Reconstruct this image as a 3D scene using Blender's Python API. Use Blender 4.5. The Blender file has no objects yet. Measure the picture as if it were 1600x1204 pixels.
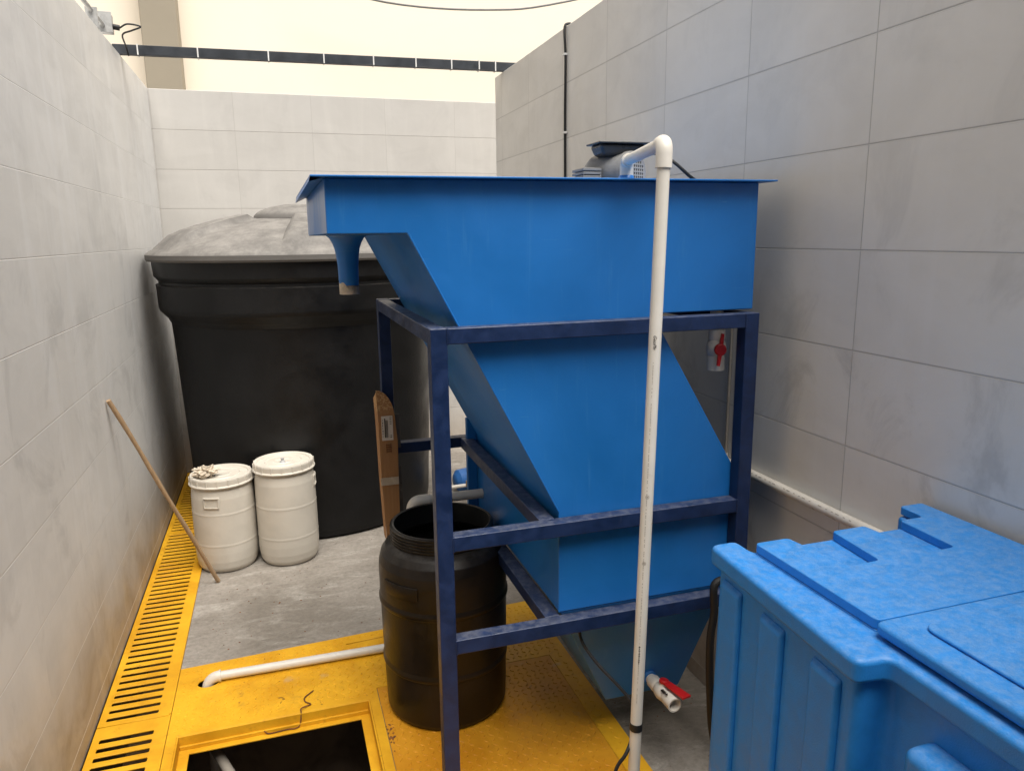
import bpy, bmesh, math, random
from mathutils import Vector, Matrix, noise
from math import sin, cos, pi, radians
random.seed(7)
scene = bpy.context.scene
COL = scene.collection

# ------------------------------------------------------------------ nodes
class NT:
    def __init__(s, mat):
        mat.use_nodes = True
        s.t = mat.node_tree
        s.t.nodes.clear()
    def n(s, typ, ins=None, **at):
        nd = s.t.nodes.new(typ)
        for k, v in at.items():
            setattr(nd, k, v)
        if ins:
            for k, v in ins.items():
                sock = nd.inputs[k]
                if isinstance(v, bpy.types.NodeSocket):
                    s.t.links.new(v, sock)
                else:
                    sock.default_value = v
        return nd
    def m(s, op, a, b=None, c=None, clamp=False):
        ins = {0: a}
        if b is not None: ins[1] = b
        if c is not None: ins[2] = c
        return s.n('ShaderNodeMath', ins, operation=op, use_clamp=clamp).outputs[0]
    def mix(s, f, a, b, blend='MIX'):
        nd = s.n('ShaderNodeMix', data_type='RGBA', blend_type=blend)
        for idx, v in ((0, f), (6, a), (7, b)):
            if isinstance(v, bpy.types.NodeSocket): s.t.links.new(v, nd.inputs[idx])
            else: nd.inputs[idx].default_value = v if idx == 0 else (tuple(v) + (1,) if len(v) == 3 else v)
        return nd.outputs[2]
    def noise(s, vec, scale, detail=4, rough=.55, dist=0):
        return s.n('ShaderNodeTexNoise', {'Vector': vec, 'Scale': scale, 'Detail': detail, 'Roughness': rough, 'Distortion': dist}).outputs[0]
    def ramp(s, v, a, b, lo=0., hi=1.):
        nd = s.n('ShaderNodeMapRange', {0: v, 1: a, 2: b, 3: lo, 4: hi}, interpolation_type='SMOOTHSTEP', clamp=True)
        return nd.outputs[0]
    def scalev(s, vec, sc):
        return s.n('ShaderNodeMapping', {'Vector': vec, 'Scale': sc}).outputs[0]
    def out(s, base, rough=.5, bump=None, bumpd=.002, bstr=1., metal=0., spec=.5, coat=0.):
        ins = {'Base Color': base if isinstance(base, bpy.types.NodeSocket) else tuple(base) + (1,), 'Roughness': rough, 'Metallic': metal, 'Specular IOR Level': spec}
        if coat: ins['Coat Weight'] = coat
        p = s.n('ShaderNodeBsdfPrincipled', ins)
        if bump is not None:
            b = s.n('ShaderNodeBump', {'Height': bump, 'Distance': bumpd, 'Strength': bstr})
            s.t.links.new(b.outputs[0], p.inputs['Normal'])
        o = s.n('ShaderNodeOutputMaterial')
        s.t.links.new(p.outputs[0], o.inputs[0])
        return p

def newmat(name):
    m = bpy.data.materials.new(name)
    return m, NT(m)

def tile_mat(name, axis, u0, c1, c2, grout, edgec, streak, dirtc, dirth, vert=1.):
    m, t = newmat(name)
    pos = t.n('ShaderNodeNewGeometry').outputs['Position']
    sx = t.n('ShaderNodeSeparateXYZ', {0: pos})
    u = sx.outputs[axis]; z = sx.outputs[2]
    uu = t.m('DIVIDE', t.m('SUBTRACT', u, u0), .6)
    vv = t.m('DIVIDE', t.m('SUBTRACT', z, .075), .3)
    fu = t.m('FRACT', uu); fv = t.m('FRACT', vv)
    du = t.m('MULTIPLY', t.m('MINIMUM', fu, t.m('SUBTRACT', 1., fu)), .6)
    dv = t.m('MULTIPLY', t.m('MINIMUM', fv, t.m('SUBTRACT', 1., fv)), .3)
    g = t.m('MAXIMUM', t.ramp(dv, .0010, .0024, 1., 0.), t.m('MULTIPLY', t.ramp(du, .0010, .0022, 1., 0.), vert))
    # edge tone beside each joint; on the left wall a painted shadow line
    edge = t.ramp(t.m('ABSOLUTE', t.m('SUBTRACT', dv, .0034)), .0006, .0024, 1., 0.)
    idv = t.n('ShaderNodeCombineXYZ', {0: t.m('FLOOR', uu), 1: t.m('FLOOR', vv), 2: 3.1})
    wn = t.n('ShaderNodeTexWhiteNoise', {'Vector': idv.outputs[0]}, noise_dimensions='3D')
    off = t.n('ShaderNodeVectorMath', {0: wn.outputs['Color'], 1: (9., 9., 9.)}, operation='MULTIPLY')
    pv = t.n('ShaderNodeVectorMath', {0: pos, 1: off.outputs[0]}, operation='ADD').outputs[0]
    n1 = t.noise(t.scalev(pv, (1.6, 1.6, 3.2)), 1.3, 6, .6, .6)
    n2 = t.noise(t.scalev(pos, (5., 5., .45)), 1.6, 5, .6, .8)
    n3 = t.noise(pv, 11., 5, .7, .3)
    f = t.m('ADD', t.m('MULTIPLY', t.ramp(n1, .3, .7), .5), t.m('MULTIPLY', n3, .28))
    f = t.m('ADD', f, t.m('MULTIPLY', wn.outputs['Value'], .22))
    col = t.mix(f, c1, c2)
    st = t.ramp(n2, .45, .72)
    col = t.mix(t.m('MULTIPLY', st, streak), col, (min(c1[0]*1.35, .8), min(c1[1]*1.35, .8), min(c1[2]*1.33, .8)))
    # smudges of cement dust, and damp stains
    n4 = t.noise(t.scalev(pv if vert > .9 else pos, (1.2, 1.2, 1.1)), 2.2, 9, .66, .9)
    sm = t.m('MULTIPLY', t.ramp(n4, .50, .66), t.ramp(z, 2.4, 1.3, .16, .60 if vert > .9 else .42))
    col = t.mix(sm, col, (c2[0]*.70, c2[1]*.70, c2[2]*.705))
    n5 = t.noise(t.scalev(pos, (9., 9., 1.2)), 1.7, 6, .7, 2.2)
    col = t.mix(t.m('MULTIPLY', t.ramp(n5, .54, .66), t.ramp(z, 1.7, .7, 0., .40)), col, (.66, .65, .62))
    drt = t.m('MULTIPLY', t.ramp(z, dirth, 0., 0., 1.), t.ramp(n4, .2, .75, .45, 1.))
    col = t.mix(drt, col, dirtc)
    col = t.mix(t.m('MULTIPLY', edge, .35), col, edgec)
    col = t.mix(g, col, grout)
    h = t.m('ADD', t.m('MULTIPLY', g, -1.), t.m('MULTIPLY', n3, .12))
    rough = t.ramp(n1, .3, .7, .42, .6)
    t.out(col, rough, h, .0025, .7, spec=.4)
    return m

M = {}
M['tile_left'] = tile_mat('tile_left', 1, .22, (.78, .77, .75), (.64, .63, .61), (.84, .83, .81), (.46, .45, .43), .45, (.30, .235, .16), .75, .12)
M['tile_right'] = tile_mat('tile_right', 1, .01, (.77, .75, .71), (.66, .64, .60), (.50, .485, .46), (.55, .53, .5), .14, (.25, .20, .15), .5)
M['tile_back'] = tile_mat('tile_back', 0, -.213, (.58, .56, .53), (.51, .49, .46), (.32, .30, .28), (.56, .53, .49), .12, (.36, .29, .22), .5, .35)

def plastic(name, col, rough=.45, var=.12, dust=None, dustamt=0., scale=6., bump=.0006, scratch=None, spec=.45, fleck=0., wave=0.):
    m, t = newmat(name)
    g = t.n('ShaderNodeNewGeometry')
    pos = g.outputs['Position']
    nz = t.n('ShaderNodeSeparateXYZ', {0: g.outputs['Normal']}).outputs[2]
    n1 = t.noise(pos, scale, 6, .62, .5)
    n2 = t.noise(pos, scale * 14, 3, .6)
    c = t.mix(t.ramp(n1, .3, .7), tuple(x * (1 - var) for x in col), tuple(min(1, x * (1 + var)) for x in col))
    if dust:
        up = t.ramp(nz, .25, .95)
        n3 = t.noise(pos, scale * 2.2, 10, .78, .15)
        f = t.m('MULTIPLY', t.m('MULTIPLY', up, t.ramp(n3, .35, .68)), dustamt)
        c = t.mix(f, c, dust)
        if fleck:
            n4 = t.noise(t.scalev(pos, (1., 1., .35)), scale * 1.4, 8, .75, 1.2)
            c = t.mix(t.m('MULTIPLY', t.ramp(n4, .56, .74), fleck), c, dust)
    if scratch:
        n5 = t.noise(t.scalev(pos, (3., 12., 1.)), 9., 5, .7, 3.)
        c = t.mix(t.ramp(n5, .64, .70, 0., .55), c, scratch)
    if wave > .003:   # faint runs and scuffs in the paint
        sn = t.noise(t.scalev(pos, (14., 14., 1.)), 1.8, 5, .7, .5)
        c = t.mix(t.ramp(sn, .55, .72, 0., .22), c, (.06, .24, .52))
        sc = t.noise(t.n('ShaderNodeMapping', {'Vector': pos, 'Rotation': (0, .7, 0), 'Scale': (2., 2., 60.)}).outputs[0], 2., 3, .7, .4)
        c = t.mix(t.ramp(sc, .70, .74, 0., .30), c, (.10, .28, .5))
    if wave:   # sheet metal is never quite flat
        n2 = t.m('ADD', n2, t.m('MULTIPLY', t.noise(pos, 2.6, 2, .5), wave/bump))
    t.out(c, t.ramp(n1, .25, .75, max(.05, rough - .08), rough + .12), n2, bump, .6, spec=spec)
    return m

M['tank_blue'] = plastic('tank_blue', (.013, .150, .47), .36, .10, (.20, .32, .45), .35, 1.8, .0004, fleck=.025, wave=.006)
M['frame_navy'] = plastic('frame_navy', (.008, .022, .075), .4, .25, (.13, .14, .18), .75, 16., .0006, fleck=.12)
M['bin_blue'] = plastic('bin_blue', (.022, .235, .66), .42, .07, (.42, .50, .58), .24, 24., .0012, fleck=.07, wave=.002)
M['cistern_black'] = plastic('cistern_black', (.007, .007, .0075), .42, .3, (.045, .04, .035), .6, 3.4, .0015, fleck=.12, spec=.3)
M['cistern_top'] = plastic('cistern_top', (.13, .122, .114), .8, .10, (.27, .255, .235), .8, 2.6, .0015)
M['barrel_black'] = plastic('barrel_black', (.010, .007, .005), .36, .35, (.05, .045, .04), .9, 6.5, .0008, fleck=.16, spec=.35)
M['barrel_inside'] = plastic('barrel_inside', (.006, .006, .006), .6)
M['drum_white'] = plastic('drum_white', (.60, .56, .49), .42, .05, (.50, .44, .36), .45, 5., .0006, fleck=.18)
M['pvc'] = plastic('pvc', (.70, .665, .60), .33, .04, (.5, .45, .38), .3, 7., .0002, fleck=.10)
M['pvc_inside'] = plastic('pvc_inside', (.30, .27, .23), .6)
M['red'] = plastic('red', (.48, .012, .014), .4, .1)
M['rubber'] = plastic('rubber', (.012, .012, .013), .5, .2)
M['motor_grey'] = plastic('motor_grey', (.20, .20, .20), .42, .15, (.4, .38, .35), .3, 20.)
M['motor_fan'] = plastic('motor_fan', (.36, .36, .36), .4, .1)
M['motor_black'] = plastic('motor_black', (.035, .037, .04), .32, .2, (.2, .2, .2), .3, 20.)
M['galv'] = plastic('galv', (.42, .42, .41), .4, .2, scale=18.)
M['tray'] = plastic('tray', (.035, .04, .048), .4, .25, (.2, .2, .2), .4, 8.)
M['tie'] = plastic('tie', (.8, .79, .76), .5)
M['ink'] = plastic('ink', (.02, .018, .016), .6)
M['ink_soft'] = plastic('ink_soft', (.38, .34, .29), .6)
M['tape'] = plastic('tape', (.50, .42, .32), .25, .1)
M['paper'] = plastic('paper', (.62, .57, .50), .6, .04)
M['film'] = plastic('film', (.06, .055, .05), .25, .3)
M['brass'] = plastic('brass', (.35, .2, .07), .35)
M['pit_dark'] = plastic('pit_dark', (.13, .10, .075), .8, .5, scale=4.)
M['trench'] = plastic('trench', (.085, .048, .018), .8, .4, scale=5.)
M['rust'] = plastic('rust', (.16, .06, .02), .8, .4, scale=30.)
M['plaster_cream'] = plastic('plaster_cream', (.95, .86, .72), .8, .02, scale=.6)
M['plaster_beige'] = plastic('plaster_beige', (.34, .30, .235), .85, .05, scale=1.2)
M['rag'] = plastic('rag', (.55, .47, .37), .7, .35, scale=45.)
M['spout_end'] = plastic('spout_end', (.5, .42, .32), .6, .3, scale=40.)

def wood():
    m, t = newmat('wood')
    pos = t.n('ShaderNodeTexCoord').outputs['Object']
    n = t.noise(t.scalev(pos, (60., 60., 4.)), 1.5, 5, .6, .4)
    c = t.mix(n, (.24, .14, .07), (.50, .36, .22))
    t.out(c, .65, n, .001, .5)
    return m
M['wood'] = wood()

def cardboard():
    m, t = newmat('cardboard')
    pos = t.n('ShaderNodeNewGeometry').outputs['Position']
    z = t.n('ShaderNodeSeparateXYZ', {0: pos}).outputs[2]
    n = t.noise(t.scalev(pos, (90., 90., 6.)), 1., 4, .6)
    c = t.mix(n, (.27, .135, .05), (.40, .215, .095))
    # swirly printed mark near the cut top
    w = t.n('ShaderNodeTexWave', {'Vector': pos, 'Scale': 22., 'Distortion': 7., 'Detail': 1., 'Detail Scale': 4.}, wave_type='RINGS').outputs[0]
    f = t.m('MULTIPLY', t.ramp(w, .55, .75), t.ramp(z, 1.19, 1.21, 0., .55))
    c = t.mix(f, c, (.6, .42, .2))
    t.out(c, .75, n, .0008, .5)
    return m
M['cardboard'] = cardboard()

def yellow(name='yellow_paint', k=1.):
    m, t = newmat(name)
    g = t.n('ShaderNodeNewGeometry'); pos = g.outputs['Position']
    n1 = t.noise(pos, 3.2, 6, .65, .4)
    n2 = t.noise(pos, 26., 6, .7, .5)
    n3 = t.noise(pos, 7., 8, .75, 1.)
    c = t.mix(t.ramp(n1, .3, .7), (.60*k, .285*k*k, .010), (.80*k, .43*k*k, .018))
    c = t.mix(t.ramp(n3, .56, .70, 0., .42), c, (.30, .15, .02))
    c = t.mix(t.ramp(n2, .66, .71, 0., .8), c, (.14, .065, .014))
    c = t.mix(t.ramp(t.noise(pos, 5., 5, .6), .64, .74, 0., .35), c, (.45, .38, .27))
    t.out(c, t.ramp(n1, .3, .7, .42, .62), n2, .0006, .7, spec=.35)
    return m
M['yellow'] = yellow()
M['yellow_shaded'] = yellow('yellow_shaded', .86)  # deck yellow made darker; shade beside the barrel put into the colour

def concrete():
    m, t = newmat('concrete')
    pos = t.n('ShaderNodeNewGeometry').outputs['Position']
    rv = t.n('ShaderNodeMapping', {'Vector': pos, 'Rotation': (0, 0, .5), 'Scale': (1., 2.6, 1.)}).outputs[0]
    n1 = t.noise(pos, 1.5, 7, .65, .6)
    n2 = t.noise(rv, 3.6, 10, .74, .7)
    n3 = t.noise(pos, 42., 5, .7)
    n4 = t.noise(rv, 11., 7, .74, 1.2)
    c = t.mix(t.ramp(n1, .3, .7), (.21, .185, .155), (.36, .325, .285))
    c = t.mix(t.ramp(n2, .48, .74, 0., .62), c, (.56, .53, .48))
    c = t.mix(t.ramp(n4, .60, .68, 0., .6), c, (.07, .06, .05))
    c = t.mix(t.ramp(n3, .35, .7, 0., .30), c, (.08, .07, .06))
    h = t.m('ADD', t.m('MULTIPLY', n2, 1.2), t.m('ADD', t.m('MULTIPLY', n3, .35), t.m('MULTIPLY', n4, .7)))
    t.out(c, t.ramp(n1, .3, .7, .6, .9), h, .008, .8, spec=.3)
    return m
M['concrete'] = concrete()

# ------------------------------------------------------------------ objects
def tag(o, label=None, cat=None, group=None, kind=None):
    if label: o['label'] = label
    if cat: o['category'] = cat
    if group: o['group'] = group
    if kind: o['kind'] = kind
    return o

def thing(name, loc, label, cat, group=None):
    o = bpy.data.objects.new(name, None)
    o.empty_display_size = .1
    o.location = loc
    COL.objects.link(o)
    return tag(o, label, cat, group)

def wloc(o):
    v = Vector((0, 0, 0))
    while o is not None:
        v += o.location
        o = o.parent
    return v

def obj(name, bm, mat, parent=None, loc=None, smooth=None, bevel=0., seg=2, label=None):
    """bm holds world coordinates; origin set at loc (or at the parent's)."""
    base = wloc(parent) if parent is not None else Vector((0, 0, 0))
    org = Vector(loc) if loc is not None else base
    bmesh.ops.translate(bm, verts=bm.verts, vec=-org)
    bmesh.ops.recalc_face_normals(bm, faces=bm.faces)
    me = bpy.data.meshes.new(name)
    bm.to_mesh(me); bm.free()
    me.materials.append(M[mat] if isinstance(mat, str) else mat)
    if smooth is not None:
        me.polygons.foreach_set('use_smooth', [True] * len(me.polygons))
        me.set_sharp_from_angle(angle=radians(smooth))
    o = bpy.data.objects.new(name, me)
    o.location = org - base
    COL.objects.link(o)
    if parent is not None: o.parent = parent
    if bevel:
        b = o.modifiers.new('bevel', 'BEVEL')
        b.width = bevel; b.segments = seg; b.limit_method = 'ANGLE'; b.angle_limit = radians(32)
        if smooth is None:
            me.polygons.foreach_set('use_smooth', [True] * len(me.polygons))
            me.set_sharp_from_angle(angle=radians(180))
            b.harden_normals = True
    if label: o['label'] = label
    return o

def box(bm, x0, x1, y0, y1, z0, z1):
    vs = [bm.verts.new(p) for p in ((x0,y0,z0),(x1,y0,z0),(x1,y1,z0),(x0,y1,z0),(x0,y0,z1),(x1,y0,z1),(x1,y1,z1),(x0,y1,z1))]
    for f in ((0,3,2,1),(4,5,6,7),(0,1,5,4),(1,2,6,5),(2,3,7,6),(3,0,4,7)):
        bm.faces.new([vs[i] for i in f])
    return vs

def B(*a):
    bm = bmesh.new(); box(bm, *a); return bm

def frame_of(d):
    d = d.normalized()
    up = Vector((0, 0, 1)) if abs(d.z) < .9 else Vector((0, 1, 0))
    a = d.cross(up).normalized(); b = a.cross(d).normalized()
    return a, b

def tube(bm, path, r, seg=20, caps=True, rs=None):
    path = [Vector(p) for p in path]
    a, b = frame_of(path[1] - path[0])
    rings = []
    pd = (path[1] - path[0]).normalized()
    for i, p in enumerate(path):
        if i == 0: d = path[1] - path[0]
        elif i == len(path) - 1: d = path[-1] - path[-2]
        else: d = (path[i+1] - p).normalized() + (p - path[i-1]).normalized()
        d = d.normalized()
        q = pd.rotation_difference(d)
        a = q @ a; b = q @ b; pd = d
        rr = rs[i] if rs else r
        rings.append([bm.verts.new(p + (a * cos(2*pi*k/seg) + b * sin(2*pi*k/seg)) * rr) for k in range(seg)])
    for i in range(len(rings) - 1):
        for k in range(seg):
            bm.faces.new((rings[i][k], rings[i][(k+1) % seg], rings[i+1][(k+1) % seg], rings[i+1][k]))
    if caps:
        bm.faces.new(rings[0][::-1]); bm.faces.new(rings[-1])
    return rings

def arc(p0, pc, p1, n=8):
    """quadratic-ish smooth bend from p0 around corner pc to p1"""
    p0, pc, p1 = Vector(p0), Vector(pc), Vector(p1)
    return [p0*(1-t)**2 + pc*2*t*(1-t) + p1*t*t for t in [i/n for i in range(n+1)]]

def smoothpath(pts, n=8):
    pts = [Vector(p) for p in pts]
    P = [pts[0]*2 - pts[1]] + pts + [pts[-1]*2 - pts[-2]]
    out = []
    for i in range(1, len(P) - 2):
        for k in range(n):
            t = k / n
            out.append(.5*((2*P[i]) + (-P[i-1]+P[i+1])*t + (2*P[i-1]-5*P[i]+4*P[i+1]-P[i+2])*t*t + (-P[i-1]+3*P[i]-3*P[i+1]+P[i+2])*t**3))
    out.append(pts[-1])
    return out

def lathe(bm, prof, c, seg=64, axis=None, fn=None):
    """prof: (radius, height) list; axis = None for z, or a direction Vector"""
    c = Vector(c)
    dense = [prof[0]]
    for (r0, h0), (r1, h1) in zip(prof, prof[1:]):
        L = math.hypot(r1-r0, h1-h0)
        if L > .03 and r0 > 1e-6 and r1 > 1e-6:
            k = .004/L
            dense += [(r0+(r1-r0)*k, h0+(h1-h0)*k), (r1+(r0-r1)*k, h1+(h0-h1)*k)]
        dense.append((r1, h1))
    prof = dense
    if axis is None: A, a, b = Vector((0,0,1)), Vector((1,0,0)), Vector((0,1,0))
    else:
        A = Vector(axis).normalized(); a, b = frame_of(A)
    rings = []
    for r, h in prof:
        if r < 1e-6:
            rings.append([bm.verts.new(c + A*h)])
        else:
            ring = []
            for k in range(seg):
                th = 2*pi*k/seg
                rr, hh = (r, h) if fn is None else fn(r, h, th)
                ring.append(bm.verts.new(c + A*hh + (a*cos(th) + b*sin(th))*rr))
            rings.append(ring)
    for i in range(len(rings) - 1):
        p, q = rings[i], rings[i+1]
        for k in range(seg):
            k2 = (k+1) % seg
            if len(p) == 1 and len(q) == 1: continue
            if len(p) == 1: bm.faces.new((p[0], q[k], q[k2]))
            elif len(q) == 1: bm.faces.new((p[k], p[k2], q[0]))
            else: bm.faces.new((p[k], p[k2], q[k2], q[k]))
    return bm

def holed(outer, holes, z0, z1):
    """flat plate with holes from 2D outlines, thickness z0..z1, returns bmesh (world coords)"""
    cu = bpy.data.curves.new('tmp', 'CURVE')
    cu.dimensions = '2D'; cu.fill_mode = 'BOTH'
    cu.extrude = (z1 - z0) / 2
    for lp in [outer] + list(holes):
        sp = cu.splines.new('POLY')
        sp.points.add(len(lp) - 1)
        for i, p in enumerate(lp): sp.points[i].co = (p[0], p[1], 0, 1)
        sp.use_cyclic_u = True
    o = bpy.data.objects.new('tmp', cu)
    COL.objects.link(o)
    dg = bpy.context.evaluated_depsgraph_get()
    me = bpy.data.meshes.new_from_object(o.evaluated_get(dg))
    bpy.data.objects.remove(o); bpy.data.curves.remove(cu)
    bm = bmesh.new(); bm.from_mesh(me); bpy.data.meshes.remove(me)
    bmesh.ops.remove_doubles(bm, verts=bm.verts, dist=1e-5)
    bmesh.ops.translate(bm, verts=bm.verts, vec=(0, 0, (z0 + z1) / 2))
    return bm

def rect(x0, x1, y0, y1): return [(x0,y0),(x1,y0),(x1,y1),(x0,y1)]
def circ(cx, cy, r, n=24, ry=None): return [(cx + r*cos(2*pi*i/n), cy + (ry or r)*sin(2*pi*i/n)) for i in range(n)]

def round_poly(pts, r, n=5):
    out = []
    N = len(pts)
    for i in range(N):
        p = Vector(pts[i]); a = Vector(pts[i-1]); b = Vector(pts[(i+1) % N])
        rr = min(r, (a-p).length*.45, (b-p).length*.45)
        p0 = p + (a-p).normalized()*rr; p1 = p + (b-p).normalized()*rr
        for k in range(n+1):
            t = k/n
            out.append(tuple(p0*(1-t)**2 + p*2*t*(1-t) + p1*t*t))
    return out

def prism(bm, pts, z0, z1, taper=None):
    lo = [bm.verts.new((p[0], p[1], z0)) for p in (taper or pts)]
    hi = [bm.verts.new((p[0], p[1], z1)) for p in pts]
    n = len(pts)
    for i in range(n): bm.faces.new((lo[i], lo[(i+1) % n], hi[(i+1) % n], hi[i]))
    bm.faces.new(hi); bm.faces.new(lo[::-1])
    return bm

def textmesh(s, size, origin, right, up, mat, parent, name='lettering', shear=0.):
    cu = bpy.data.curves.new('t', 'FONT'); cu.body = s; cu.size = size; cu.shear = shear; cu.extrude = .0001
    o = bpy.data.objects.new('t', cu); COL.objects.link(o)
    dg = bpy.context.evaluated_depsgraph_get()
    me = bpy.data.meshes.new_from_object(o.evaluated_get(dg))
    bpy.data.objects.remove(o); bpy.data.curves.remove(cu)
    right = Vector(right).normalized(); up = Vector(up); up = (up - right*up.dot(right)).normalized()
    n = right.cross(up)
    mt = Matrix((right, up, n)).transposed().to_4x4(); mt.translation = Vector(origin)
    me.transform(mt)
    bm = bmesh.new(); bm.from_mesh(me); bpy.data.meshes.remove(me)
    return obj(name, bm, mat, parent)

def treads(bm, x0, x1, y0, y1, z, skip=lambda x, y: False, pitch=.030):
    nx = int((x1-x0)/pitch); ny = int((y1-y0)/pitch)
    for i in range(nx):
        for j in range(ny):
            x = x0 + (i+.5)*pitch + random.uniform(-.001, .001); y = y0 + (j+.5)*pitch + random.uniform(-.001, .001)
            if skip(x, y) or random.random() < .05: continue
            a = radians(45 if (i+j) % 2 else -45) + .1
            u = Vector((cos(a), sin(a), 0)); v = Vector((-sin(a), cos(a), 0)); c = Vector((x, y, z))
            L, W, H = .0115, .0044, .0028
            e = [bm.verts.new(c + u*L), bm.verts.new(c + v*W), bm.verts.new(c - u*L), bm.verts.new(c - v*W)]
            t = [bm.verts.new(c + u*L*.6 + Vector((0,0,H))), bm.verts.new(c - u*L*.6 + Vector((0,0,H)))]
            bm.faces.new((e[0], e[1], t[0])); bm.faces.new((e[1], t[1], t[0])); bm.faces.new((e[1], e[2], t[1]))
            bm.faces.new((e[2], e[3], t[1])); bm.faces.new((e[3], t[0], t[1])); bm.faces.new((e[3], e[0], t[0]))

# ------------------------------------------------------------------ camera
Cz = 1.93
def camrot(y, p, r):
    fw = Vector((sin(y)*cos(p), cos(y)*cos(p), -sin(p)))
    rt = Vector((cos(y), -sin(y), 0)); up = rt.cross(fw)
    c, s = cos(r), sin(r)
    return rt*c + up*s, up*c - rt*s, fw
rt, up, fw = camrot(0.30634802, 0.19905436, -0.01297961)
cam = bpy.data.cameras.new('camera'); cam.lens = 1157.7/1600*36; cam.sensor_width = 36; cam.clip_end = 500; cam.clip_start = .02
co = bpy.data.objects.new('camera', cam); COL.objects.link(co)
co.matrix_world = Matrix(((rt.x, up.x, -fw.x, 0), (rt.y, up.y, -fw.y, 0), (rt.z, up.z, -fw.z, Cz), (0, 0, 0, 1)))
scene.camera = co

# ------------------------------------------------------------------ setting
XL, XR, YB, YR, ZT = -.82, 1.66, 6.57, 5.57, 3.075
TR = rect(XL, -.535, -3, YB)           # trench
PIT = rect(-.452, .216, 1.95, 2.84)
PH = (-.405, 3.235)
fl = holed(rect(-40, 40, -40, 40), [TR, rect(-.497, .26, 1.9, 2.885), circ(PH[0], PH[1], .05)], -.001, 0)
tag(obj('floor', fl, 'concrete', loc=(0, 0, 0)), 'rough grey concrete floor smeared with pale plaster', kind='structure')
bm = bmesh.new()
def open_box(bm, x0, x1, y0, y1, z0, z1):
    v = [bm.verts.new(p) for p in ((x0,y0,z0),(x1,y0,z0),(x1,y1,z0),(x0,y1,z0),(x0,y0,z1),(x1,y0,z1),(x1,y1,z1),(x0,y1,z1))]
    for f in ((0,1,2,3),(0,4,5,1),(1,5,6,2),(2,6,7,3),(3,7,4,0)): bm.faces.new([v[i] for i in f])
open_box(bm, XL, -.535, -3, YB, -.42, -.001)
tag(obj('drain_channel', bm, 'trench', loc=(XL, 0, -.16)), 'dark brown drain channel under the yellow grating', kind='structure')
bm = bmesh.new()
open_box(bm, -.52, 1.1, 1.3, 3.36, -.95, -.002)
tag(obj('pit', bm, 'pit_dark', loc=(0, 2.3, -1.3)), 'dark open pit below the yellow deck', kind='structure')

tag(obj('tiled_wall', B(XL-.15, XL, -3, YB, 0, ZT), 'tile_left', loc=(XL, 2, 0), bevel=.004), 'pale grey tiled wall on the left, behind the leaning stick', 'wall')
tag(obj('tiled_wall', B(XL-.15, 4, YB+.003, YB+.15, 0, ZT-.002), 'tile_back', loc=(1, YB, 0), bevel=.004), 'beige tiled wall closing the far end behind the black cistern', 'wall')
tag(obj('tiled_wall', B(XR, XR+.15, -3, YR, 0, ZT), 'tile_right', loc=(XR, 2, 0), bevel=.004), 'stained grey brown tiled wall on the right, behind the blue bin', 'wall')

tag(obj('tiled_wall', B(XL-.15, XR+.15, -3.15, -3.003, 0, ZT-.002), 'tile_back', loc=(.5, -3, 0)), 'unseen beige tiled wall added behind the viewer to cut low front light', 'wall')  # added out of view to keep low light off the tank front

tag(obj('shade_slab', B(XL-.3, XR+.3, -3.3, -.35, 3.25, 3.33), 'galv', loc=(.4, -2, 3.25)), 'unseen flat grey slab added overhead behind the viewer to shape the light', 'shade_slab')  # unseen slab, added only to shade the lower front of the scene

# building beyond
bd = thing('building', (1, 9, 0), 'sunlit cream plastered building rising behind the far tiled wall', 'building')
obj('facade', B(-9, 14, 9.1, 9.4, 0, 9), 'plaster_cream', bd)
obj('pilaster', B(-1.10, -.755, 8.8, 9.098, 0, 9), 'plaster_beige', bd, bevel=.01)
bm = bmesh.new()
tube(bm, smoothpath([(.4, 8.7, 4.62), (1.37, 8.7, 4.43), (2.5, 8.7, 4.435), (3.5, 8.7, 4.60), (6, 8.7, 5.3)], 6), .012, 8)
tag(obj('overhead_wire', bm, 'motor_grey', loc=(1.4, 8.7, 4.43), smooth=60), 'thin grey wire sagging across the cream building at the top', 'wire')

# ------------------------------------------------------------------ drain gratings
def grating(y0, y1, pitch, slotw, label, x0=-.812, x1=-.546, sx0=-.786, sx1=-.589, endw=.03):
    holes = []
    y = y0 + endw
    while y + slotw < y1 - endw*.9:
        s = .004
        holes.append([(sx0+s, y), (sx1-s, y), (sx1, y+s), (sx1, y+slotw-s), (sx1-s, y+slotw), (sx0+s, y+slotw), (sx0, y+slotw-s), (sx0, y+s)])
        y += pitch
    bm = holed(rect(x0, x1, y0, y1), holes, -.003, .004)
    # folded lip along the inner side
    box(bm, x1+.001, x1+.010, y0, y1, -.03, .009)
    o = obj('drain_grating', bm, 'yellow', loc=(x0, y0, 0))
    tag(o, label, 'grating', 'yellow drain gratings along the left wall')
    return o
grating(3.052, 5.16, .0545, .0255, 'long yellow slotted drain grating beside the leaning stick and white drums')
grating(.95, 3.046, .0560, .029, 'yellow slotted drain grating nearest the viewer, beside the open hatch')
grating(5.166, 6.55, .0545, .0255, 'far yellow drain grating running into the corner beside the black cistern')

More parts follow.
